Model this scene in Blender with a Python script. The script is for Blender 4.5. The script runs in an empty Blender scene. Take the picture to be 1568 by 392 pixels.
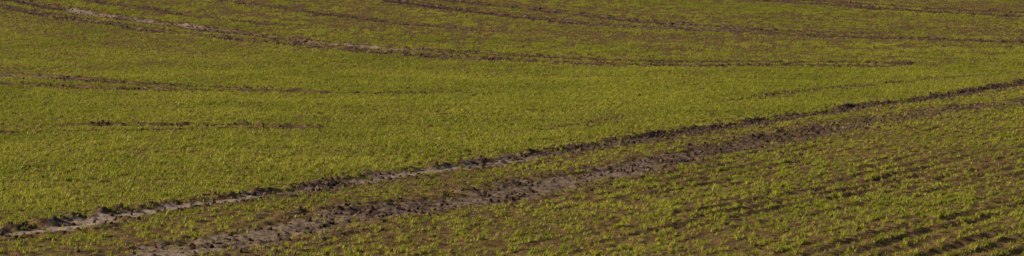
import bpy, math, numpy as np
from mathutils import Vector
rng=np.random.default_rng(7)
SC=bpy.context.scene
P=math.radians(3.28); H=2.6
# ------------------------------------------------------------ noise
TB=np.random.default_rng(3).random((512,512)).astype(np.float32)
def vn(x,y):
    xi=np.floor(x).astype(np.int64); yi=np.floor(y).astype(np.int64)
    fx=x-xi; fy=y-yi
    fx=fx*fx*(3-2*fx); fy=fy*fy*(3-2*fy)
    a=TB[yi&511,xi&511]; b=TB[yi&511,(xi+1)&511]
    c=TB[(yi+1)&511,xi&511]; d=TB[(yi+1)&511,(xi+1)&511]
    return (a+(b-a)*fx)*(1-fy)+(c+(d-c)*fx)*fy
def fbm(x,y,o=3):
    r=0;a=1;t=0
    for i in range(o):
        r=r+a*vn(x*2.03**i+17.3*i,y*2.03**i+5.7*i); t+=a; a*=0.5
    return r/t
def sst(a,b,x):
    t=np.clip((x-a)/(b-a),0,1); return t*t*(3-2*t)
# ------------------------------------------------------------ terrain
def macro(x,y):
    xc=np.clip(x,-60,60); y0=72+0.35*xc; s=0.05-0.0006*xc; L=8.0
    zh=s*L*np.logaddexp(0,(y-y0)/L)
    return 25*(1-np.exp(-zh/25))
def pl(s): return np.array([[float(v)/10 for v in p.split()] for p in s.split(',')])
W2='-180 908,-154 876,-129 837,-106 805,-75 770,-47 740,-26 712,10 688,33 677,88 687'
# wheel tracks and tramlines, surveyed in metres*10: points, half width, depth, ridge, strength(x), light dry soil(x)
LINES=[
 (pl('-64 237,-55 260,-49 274,-44 281,-41 293,-37 303,-31 313,-25 328,-18 345,-11 359,-3 376,6 393,16 416,26 440,38 463,51 486,66 520,83 556,108 611,140 681'),0.26,.025,.022,([-9,20],[1,.95]),([-5.2,-4.8,-3.1,-2.6,-1.9,-1.4,-.1,.4,3],[.8,1,1,.5,.5,.9,.9,.2,.1])),
 (pl('-44 226,-35 246,-31 256,-26 268,-21 281,-16 295,-9 309,-2 322,5 341,13 360,23 386,34 416,46 440,60 472,75 498,93 529,120 580'),0.42,.02,.018,([-9,-3,-1,3,5,12],[.6,.7,.85,.8,.6,.6]),([-4,-3,-2,-1.5,0,1,3],[.6,.7,.35,.3,.3,.5,.1])),
 (pl('-96 455,-80 455,-65 456,-45 458,-30 451'),.22,.03,.035,([-10,-7,-5,-4.5,-3],[.6,.7,.7,1,1]),([0],[0])),
 (pl('-91 434,-77 437,-58 439,-43 448,-30 450'),.17,.03,.03,([-10,-5,-3],[.6,.6,.8]),([0],[0])),
 (pl('-133 635,-110 621,-98 611,-77 588,-50 574,-36 562'),.27,.03,.03,([-13,-10,-7,-3],[1,1,.7,.4]),([-11,-10,-9],[.7,.7,0])),
 (pl('-128 607,-104 590,-75 569,-36 560,-11 569'),.24,.03,.03,([-13,-8,-3,-1],[.7,.85,.75,.3]),([0],[0])),
 (pl('0 437,9 453,18 481'),.18,.02,.02,([0],[.4]),([0],[0])),
 (pl('38 528,52 560,82 615,116 656'),.22,.02,.02,([3,6,8,12],[.35,.5,.5,.35]),([0],[0])),
 (pl('-176 927,-155 905,-134 871,-110 839,-89 814,-68 785,-48 758,-31 738,-14 726,11 708,34 697,62 699,97 701'),.31,.03,.035,([-18,-3,4,10],[1,1,.9,.6]),([-13.6,-13.2,-11.8,-11.2,-10.9,-8.9,-8,-5.8,-5.3,-2.9,-2],[0,.8,.8,.1,.8,.8,.1,.1,.8,.8,0])),
 (pl(W2),.28,.03,.035,([-18,4,9],[1,1,.9]),([-16,-9,-4],[0,.2,0])),
 (pl('-59 990,-42 963,-17 923,3 893,23 868,42 856,69 843,97 833,144 816,166 804'),.34,.03,.035,([-6,8,16],[1,1,.9]),([0,3,6,9],[0,.2,.3,0])),
 (pl('-41 1000,-23 972,3 940,24 908,43 882,62 866,80 853,108 849'),.34,.03,.035,([-4,3,8,11],[.9,1,1,.7]),([4,6,8],[.1,.3,.1])),
 (pl('68 1065,90 1034,116 997,147 980,170 962,194 941'),.31,.03,.035,([6,20],[.95,.95]),([0],[0])),
 (pl('84 1074,104 1042,140 1009,173 984,201 976'),.29,.03,.035,([6,20],[.9,.9]),([0],[0])),
 (pl('-111 961,-93 936,-68 901,-35 853,-6 819'),.24,.02,.03,([-11,-4,0],[.75,.75,.4]),([0],[0])),
 (pl('-143 928,-117 893,-94 859,-68 827'),.24,.02,.03,([-14,-7],[.75,.5]),([0],[0])),
]
def chaikin(p):
    q=[p[0]]
    for a,b in zip(p[:-1],p[1:]): q+= [a*.75+b*.25,a*.25+b*.75]
    q.append(p[-1]); return np.array(q)
def tracks(x,y):
    """returns bare, light, height"""
    bare=np.zeros_like(x); light=np.zeros_like(x); h=np.zeros_like(x)
    for p,w,dep,rid,st,lt in LINES:
        p=chaikin(p); m=4*w+.3
        idx=np.where((x>p[:,0].min()-m)&(x<p[:,0].max()+m)&(y>p[:,1].min()-m)&(y<p[:,1].max()+m))[0]
        if len(idx)==0: continue
        X=x[idx];Y=y[idx]; D=np.full(len(idx),9.0); G=np.zeros(len(idx))
        for a,b in zip(p[:-1],p[1:]):
            j=np.where((X>min(a[0],b[0])-m)&(X<max(a[0],b[0])+m)&(Y>min(a[1],b[1])-m)&(Y<max(a[1],b[1])+m))[0]
            if len(j)==0: continue
            ab=b-a; t=np.clip(((X[j]-a[0])*ab[0]+(Y[j]-a[1])*ab[1])/(ab@ab),0,1)
            ex=X[j]-a[0]-t*ab[0]; ey=Y[j]-a[1]-t*ab[1]
            d=np.hypot(ex,ey); cl=d<D[j]
            G[j]=np.where(cl,ey>0,G[j]); D[j]=np.minimum(D[j],d)
        k=D<m; idx=idx[k];D=D[k];X=X[k];Y=Y[k];G=G[k]
        n=fbm(X*2.2,Y*2.2,3); n2=fbm(X*.8+50,Y*.8,2); n3=vn(X*9,Y*9)
        S=np.interp(X,st[0],st[1])*(0.7+.6*n2)
        S=np.clip(S,0,1.1)
        Dw=D+(n-.5)*w*1.8
        core=sst(1.5*w,.55*w,Dw)*S
        fr=sst(3.3*w,1.0*w,Dw)*S*.55
        bare[idx]=np.maximum(bare[idx],np.maximum(core,fr*(n3>.5)))
        light[idx]=np.maximum(light[idx],sst(1.2*w,.7*w,Dw)*np.interp(X,lt[0],lt[1])*sst(.25,.4,n))
        edge=np.exp(-((D-1.35*w)/(.4*w))**2)*(.2+.8*G)
        h[idx]+=(-dep*sst(1.3*w,.6*w,D)+rid*edge*(.2+1.3*n3))*S
    return bare,light,h
W2=pl(W2)
TH=math.radians(25); dx,dy=math.sin(TH),math.cos(TH)
T1=LINES[0][0]
def nearside(x,y):   # >0 on camera side of the upper track
    return x-np.interp(y,T1[:,1],T1[:,0])
def across2(x,y):
    f=np.interp(x,W2[:,0],W2[:,1])-68
    return y-f*sst(45,75,y)
def drill(x,y):   # irregular wider gaps between drill rows in the near field
    v=(x*math.cos(math.radians(28))-y*math.sin(math.radians(28)))
    v=v+.25*(fbm(x*.5,y*.2,2)-.5)
    w=fbm(v*2.6,y*.12+x*.05,1)   # uneven spacing and strength
    return (.5+.5*np.cos(v*2*math.pi/.34))*sst(.25,.7,w)*sst(-.5,2.5,x)*sst(46,30,y)
def patch(x,y):   # 0..1 how thin / stressed the crop is
    ns=nearside(x,y)
    near=sst(-.3,.8,ns)
    a=across2(x,y)
    b=fbm(x*.5,y*.22,3)
    streak=fbm(x*.10+9,a*1.3,2)
    hill=np.maximum(sst(64,80,a),.7*sst(-3,-9,x)*sst(54,64,y))
    p=.04+.27*near*sst(80,38,y)+.44*hill
    p=p+(b-.5)*(.4+.15*near+.15*hill)+(streak-.5)*(.4+.7*hill)
    return np.clip(p,0,1)
def clump(x,y):
    f=sst(45,70,y)
    return fbm(x*8,y*4,2)*(1-f)+fbm(x*4.5,y*1.8,2)*f
def micro(x,y):
    near=sst(-.3,.8,nearside(x,y))
    c=fbm(x*9,y*9,3)
    return (c-.5)*.05-near*drill(x,y)*.045+(fbm(x*.35,y*.35,2)-.5)*.08
def ground(x,y):
    b,l,h=tracks(x,y)
    n=fbm(x*18,y*18,2)
    rough=sst(.1,.7,b)*np.clip(n-.5,0,1)*.08*(1-l)
    return macro(x,y)+micro(x,y)+h+rough,b,l
# ------------------------------------------------------------ ground sheet
ud=np.linspace(-1.35,1.35,900)
uc=1.35+np.cumsum(np.geomspace(.02,6,45))
U=np.concatenate([-uc[::-1],ud,uc])
yd=np.geomspace(22,118,1300)
yn=np.concatenate([[-400,-150,-60,-20,0,8,14,17],np.linspace(18,21.7,30)])
yf=118+np.cumsum(np.geomspace(.3,160,60))
V=np.concatenate([yn,yd,yf])
wd=np.maximum(.19*V,3.5)
X=(U[None,:]*wd[:,None]); Y=np.repeat(V[:,None],len(U),1)
xf=X.ravel();yf_=Y.ravel()
Z,B,Lt=ground(xf,yf_)
nu,nv=len(U),len(V)
i=np.arange(nu-1);j=np.arange(nv-1)
I,J=np.meshgrid(i,j); q=(J*nu+I).ravel()
F=np.stack([q,q+1,q+nu+1,q+nu],1).astype(np.int32)
me=bpy.data.meshes.new('field_ground')
me.vertices.add(nu*nv); me.vertices.foreach_set('co',np.stack([xf,yf_,Z],1).astype(np.float32).ravel())
me.loops.add(F.size); me.loops.foreach_set('vertex_index',F.ravel())
me.polygons.add(len(F)); me.polygons.foreach_set('loop_start',np.arange(0,F.size,4,dtype=np.int32))
me.polygons.foreach_set('use_smooth',np.ones(len(F),dtype=bool))
me.update(calc_edges=True)
for nm,arr in (('bare',B),('dry',Lt)):
    at=me.attributes.new(nm,'FLOAT','POINT'); at.data.foreach_set('value',arr.astype(np.float32))
field=bpy.data.objects.new('field_ground',me); SC.collection.objects.link(field)
# ------------------------------------------------------------ materials
def newmat(n):
    m=bpy.data.materials.new(n); m.use_nodes=True; nt=m.node_tree; nt.nodes.clear()
    return m,nt,nt.nodes,nt.links
def ramp(N,stops):
    r=N.new('ShaderNodeValToRGB'); e=r.color_ramp.elements
    while len(e)<len(stops): e.new(.5)
    for k,(p,c) in enumerate(stops): e[k].position=p; e[k].color=(*c,1)
    return r
m,nt,N,L=newmat('soil')
out=N.new('ShaderNodeOutputMaterial'); bs=N.new('ShaderNodeBsdfPrincipled'); bs.inputs['Roughness'].default_value=.9
bs.inputs['Specular IOR Level'].default_value=.15
geo=N.new('ShaderNodeNewGeometry')
n1=N.new('ShaderNodeTexNoise'); n1.inputs['Scale'].default_value=6; n1.inputs['Detail'].default_value=8
L.new(geo.outputs['Position'],n1.inputs['Vector'])
r1=ramp(N,[(.3,(.07,.036,.016)),(.55,(.18,.094,.040)),(.75,(.31,.18,.085))]); L.new(n1.outputs['Fac'],r1.inputs[0])
r1b=ramp(N,[(.3,(.035,.020,.015)),(.55,(.09,.052,.037)),(.75,(.25,.165,.12))]); L.new(n1.outputs['Fac'],r1b.inputs[0])
n2=N.new('ShaderNodeTexNoise'); n2.inputs['Scale'].default_value=25; n2.inputs['Detail'].default_value=5
L.new(geo.outputs['Position'],n2.inputs['Vector'])
r2=ramp(N,[(.3,(.25,.17,.125)),(.7,(.46,.335,.26))]); L.new(n2.outputs['Fac'],r2.inputs[0])
ab=N.new('ShaderNodeAttribute'); ab.attribute_name='bare'
m0=N.new('ShaderNodeMix'); m0.data_type='RGBA'; L.new(ab.outputs['Fac'],m0.inputs['Factor']); L.new(r1.outputs[0],m0.inputs['A']); L.new(r1b.outputs[0],m0.inputs['B'])
ad=N.new('ShaderNodeAttribute'); ad.attribute_name='dry'
mx=N.new('ShaderNodeMix'); mx.data_type='RGBA'; L.new(ad.outputs['Fac'],mx.inputs['Factor']); L.new(m0.outputs['Result'],mx.inputs['A']); L.new(r2.outputs[0],mx.inputs['B'])
# thin green film of seedlings between the modelled plants
n3=N.new('ShaderNodeTexNoise'); n3.inputs['Scale'].default_value=14; n3.inputs['Detail'].default_value=4; L.new(geo.outputs['Position'],n3.inputs['Vector'])
r3=ramp(N,[(.42,(0,0,0)),(.6,(.4,.4,.4))]); L.new(n3.outputs['Fac'],r3.inputs[0])
iv=N.new('ShaderNodeMath'); iv.operation='SUBTRACT'; iv.inputs[0].default_value=1; iv.use_clamp=True; L.new(ab.outputs['Fac'],iv.inputs[1])
mu=N.new('ShaderNodeMath'); mu.operation='MULTIPLY'; L.new(iv.outputs[0],mu.inputs[0]); L.new(r3.outputs[0],mu.inputs[1])
mg=N.new('ShaderNodeMix'); mg.data_type='RGBA'; L.new(mu.outputs[0],mg.inputs['Factor']); L.new(mx.outputs['Result'],mg.inputs['A']); mg.inputs['B'].default_value=(.14,.13,.015,1)
L.new(mg.outputs['Result'],bs.inputs['Base Color'])
bp=N.new('ShaderNodeBump'); bp.inputs['Strength'].default_value=.6; bp.inputs['Distance'].default_value=.02
L.new(n2.outputs['Fac'],bp.inputs['Height']); L.new(bp.outputs[0],bs.inputs['Normal'])
L.new(bs.outputs[0],out.inputs[0]); me.materials.append(m); soil=m
# clods take the darker soil ramp alone
md_=soil.copy(); md_.name='dark_soil'
for l_ in list(md_.node_tree.links):
    if l_.to_socket.name=='Base Color': md_.node_tree.links.remove(l_)
rr=[n for n in md_.node_tree.nodes if n.type=='VALTORGB'][1]; bb=[n for n in md_.node_tree.nodes if n.type=='BSDF_PRINCIPLED'][0]
md_.node_tree.links.new(rr.outputs[0],bb.inputs['Base Color'])
def leafmat(name,c1,c2,c3):
    m,nt,N,L=newmat(name)
    out=N.new('ShaderNodeOutputMaterial'); bs=N.new('ShaderNodeBsdfPrincipled'); bs.inputs['Roughness'].default_value=.45
    bs.inputs['Specular IOR Level'].default_value=.4
    tr=N.new('ShaderNodeBsdfTranslucent'); mix=N.new('ShaderNodeMixShader'); mix.inputs[0].default_value=.4
    geo=N.new('ShaderNodeNewGeometry'); n=N.new('ShaderNodeTexNoise'); n.inputs['Scale'].default_value=.25; n.inputs['Detail'].default_value=5; n.inputs['Roughness'].default_value=.7
    L.new(geo.outputs['Position'],n.inputs['Vector'])
    oi=N.new('ShaderNodeObjectInfo'); a=N.new('ShaderNodeMath'); a.operation='MULTIPLY_ADD'; a.inputs[1].default_value=.5; 
    L.new(oi.outputs['Random'],a.inputs[0]); L.new(n.outputs['Fac'],a.inputs[2])
    r=ramp(N,[(.45,c1),(.75,c2),(1.0,c3)]); L.new(a.outputs[0],r.inputs[0])
    L.new(r.outputs[0],bs.inputs['Base Color']); L.new(r.outputs[0],tr.inputs['Color'])
    L.new(bs.outputs[0],mix.inputs[1]); L.new(tr.outputs[0],mix.inputs[2]); L.new(mix.outputs[0],out.inputs[0])
    return m
green=leafmat('wheat_leaf',(.26,.29,.024),(.40,.41,.036),(.58,.53,.07))
dry=leafmat('dry_leaf',(.28,.17,.04),(.42,.25,.06),(.60,.40,.13))
# ------------------------------------------------------------ plant and clod prototypes (only instanced)
def tuft(name,mat,nb,spread,hgt,wid,seed):
    r=np.random.default_rng(seed); vs=[];fs=[]
    for k in range(nb):
        az=r.random()*2*math.pi; le=hgt*(.55+.6*r.random()); sp=spread*(.3+r.random())
        bx,by=(r.random(2)-.5)*.03
        d=np.array([math.cos(az),math.sin(az)]); s=np.array([-d[1],d[0]])*wid*.5*(.7+.6*r.random())
        pts=[]
        for t,wf in ((0,.7),(.5,1),(1,0.08)):
            o=d*sp*le*(t**1.6); z=le*(t-.35*sp*t*t)
            if t==0: z=-.01
            c=np.array([bx,by])+o
            pts.append((c-s*wf,c+s*wf,z))
        b=len(vs)
        for a_,b_,z in pts: vs+= [(a_[0],a_[1],z),(b_[0],b_[1],z)]
        fs+=[(b,b+1,b+3,b+2),(b+2,b+3,b+5,b+4)]
    me=bpy.data.meshes.new(name); me.from_pydata(vs,[],fs); me.materials.append(mat)
    return bpy.data.objects.new(name,me)
tc=bpy.data.collections.new('wheat_tufts')
pro=[tuft('tuft_0',green,9,.7,.055,.0065,1),tuft('tuft_1',green,7,.9,.05,.0065,2),tuft('tuft_2',green,10,.6,.065,.006,3),tuft('tuft_3',green,6,1.0,.042,.007,4),
     tuft('tuft_4',dry,6,1.0,.04,.006,5),tuft('tuft_5',dry,5,1.2,.03,.007,6)]
for o in pro: tc.objects.link(o)
import bmesh
cc=bpy.data.collections.new('soil_clods')
for k in range(4):
    bm=bmesh.new(); bmesh.ops.create_icosphere(bm,subdivisions=2,radius=1)
    r=np.random.default_rng(20+k)
    for v in bm.verts:
        v.co*= .75+.45*r.random(); v.co.z*=.7
    me2=bpy.data.meshes.new('clod_%d'%k); bm.to_mesh(me2); bm.free(); me2.materials.append(md_)
    cc.objects.link(bpy.data.objects.new('clod_%d'%k,me2))
def scatter(name,coll,x,y,z,sc,var,tilt):
    n=len(x); me=bpy.data.meshes.new(name); me.vertices.add(n)
    me.vertices.foreach_set('co',np.stack([x,y,z],1).astype(np.float32).ravel())
    rot=np.stack([(rng.random(n)-.5)*tilt,(rng.random(n)-.5)*tilt,rng.random(n)*6.283],1).astype(np.float32)
    a=me.attributes.new('rot','FLOAT_VECTOR','POINT'); a.data.foreach_set('vector',rot.ravel())
    a=me.attributes.new('sc','FLOAT','POINT'); a.data.foreach_set('value',sc.astype(np.float32))
    a=me.attributes.new('var','INT','POINT'); a.data.foreach_set('value',var.astype(np.int32))
    o=bpy.data.objects.new(name,me); SC.collection.objects.link(o)
    g=bpy.data.node_groups.new(name,'GeometryNodeTree')
    g.interface.new_socket('Geometry',in_out='INPUT',socket_type='NodeSocketGeometry'); g.interface.new_socket('Geometry',in_out='OUTPUT',socket_type='NodeSocketGeometry')
    N=g.nodes;L=g.links
    gi=N.new('NodeGroupInput');go=N.new('NodeGroupOutput'); ip=N.new('GeometryNodeInstanceOnPoints'); ci=N.new('GeometryNodeCollectionInfo')
    ci.inputs['Collection'].default_value=coll; ci.inputs['Separate Children'].default_value=True; ci.inputs['Reset Children'].default_value=True
    ip.inputs['Pick Instance'].default_value=True
    def at(nm,t):
        q=N.new('GeometryNodeInputNamedAttribute'); q.data_type=t; q.inputs['Name'].default_value=nm; return q.outputs['Attribute']
    L.new(gi.outputs[0],ip.inputs['Points']); L.new(ci.outputs[0],ip.inputs['Instance'])
    L.new(at('var','INT'),ip.inputs['Instance Index']); L.new(at('rot','FLOAT_VECTOR'),ip.inputs['Rotation']); L.new(at('sc','FLOAT'),ip.inputs['Scale'])
    L.new(ip.outputs[0],go.inputs[0])
    md=o.modifiers.new('scatter','NODES'); md.node_group=g
    return o
def samp(n,y0,y1,k,c):
    yy=y0+(y1-y0)*rng.random(n*3); w=k*yy+c
    keep=rng.random(n*3)<w/w.max(); yy=yy[keep][:n]; w=w[keep][:n]
    return (rng.random(len(yy))*2-1)*w,yy
def rows(x,y,sp=.17,j=.02):
    ns=nearside(x,y)>0
    v=x*dy-y*dx; dv=np.round(v/sp)*sp-v+rng.normal(0,j,len(x))
    xa=x+dv*dy; ya=y-dv*dx
    a=across2(x,y); s2=.28; da=np.round(a/s2)*s2-a+rng.normal(0,.06,len(x))
    return np.where(ns,xa,x),np.where(ns,ya,y+da)
x,y=samp(950000,22,114,.19,2.0); x,y=rows(x,y)
pa=patch(x,y); b,l,h=tracks(x,y); cl=clump(x,y)
hillk=sst(60,76,across2(x,y)); nk=sst(-.3,.8,nearside(x,y))
cs=np.clip(.08+.66*np.maximum(1.15*hillk,nk),0,1)
cm=(1-cs*sst(.55,.43,cl))*(1-.75*nk*sst(.35,.75,drill(x,y)))
dens=np.clip(1.05-.8*pa,0.1,1)*(1-np.clip(b*1.25,0,1)*.97)*cm
k=rng.random(len(x))<dens; x=x[k];y=y[k];pa=pa[k];b=b[k];cl=cl[k]
z=ground(x,y)[0]
n=len(x); sc=(.60+.5*rng.random(n))*(1-.3*pa)*(1-.35*b)*(.8+.4*sst(.4,.65,cl))
pdry=np.clip(.02+.60*pa+.5*b,0,.85); isd=rng.random(n)<pdry
var=np.where(isd,4+rng.integers(0,2,n),rng.integers(0,4,n))
# sparser crop continuing either side and beyond
x2,y2=samp(130000,14,190,.38,4)
k=(np.abs(x2)>.19*y2+2.0)|(y2<22)|(y2>114); x2=x2[k];y2=y2[k]; z2=ground(x2,y2)[0]; p2=patch(x2,y2)
v2=np.where(rng.random(len(x2))<.1+.5*p2,4+rng.integers(0,2,len(x2)),rng.integers(0,4,len(x2)))
scatter('winter_wheat',tc,np.r_[x,x2],np.r_[y,y2],np.r_[z,z2],np.r_[sc,1.5+.6*rng.random(len(x2))],np.r_[var,v2],.5)
# clods
x,y=samp(600000,22,108,.19,1.5); b,l,h=tracks(x,y); ns=sst(-.3,.8,nearside(x,y))
k=rng.random(len(x))<np.clip(b*.4*(1-.85*l)+.010+.09*ns*sst(.42,.7,fbm(x*.6,y*.4)),0,1); x=x[k];y=y[k];b=b[k]
z=ground(x,y)[0]; n=len(x); sc=.006+.020*rng.random(n)**2.5*(.6+b)
scatter('soil_clod_scatter',cc,x,y,z+sc*.3,sc,rng.integers(0,4,n),3)
# ------------------------------------------------------------ camera / light
c=bpy.data.cameras.new('camera');co=bpy.data.objects.new('camera',c);SC.collection.objects.link(co)
co.location=(0,0,H);co.rotation_euler=(math.pi/2-P,0,0);c.angle=math.radians(20);c.clip_end=9000
SC.camera=co
el=math.radians(24); az=math.radians(-104)   # azimuth from +Y towards +X
sd=Vector((math.sin(az)*math.cos(el),math.cos(az)*math.cos(el),math.sin(el)))
sl=bpy.data.lights.new('sun','SUN'); sl.energy=5; sl.angle=math.radians(.5); sl.color=(1,.90,.72)
so=bpy.data.objects.new('sun',sl); SC.collection.objects.link(so); so.rotation_euler=sd.to_track_quat('Z','Y').to_euler()
w=bpy.data.worlds.new('World');SC.world=w;w.use_nodes=True
nt=w.node_tree; bg=nt.nodes['Background']; sk=nt.nodes.new('ShaderNodeTexSky'); sk.sky_type='NISHITA'; sk.sun_disc=False
sk.sun_elevation=el; sk.sun_rotation=az%(2*math.pi); nt.links.new(sk.outputs[0],bg.inputs[0]); bg.inputs[1].default_value=.05
SC.view_settings.view_transform='Standard'; SC.view_settings.look='None'; SC.view_settings.exposure=0
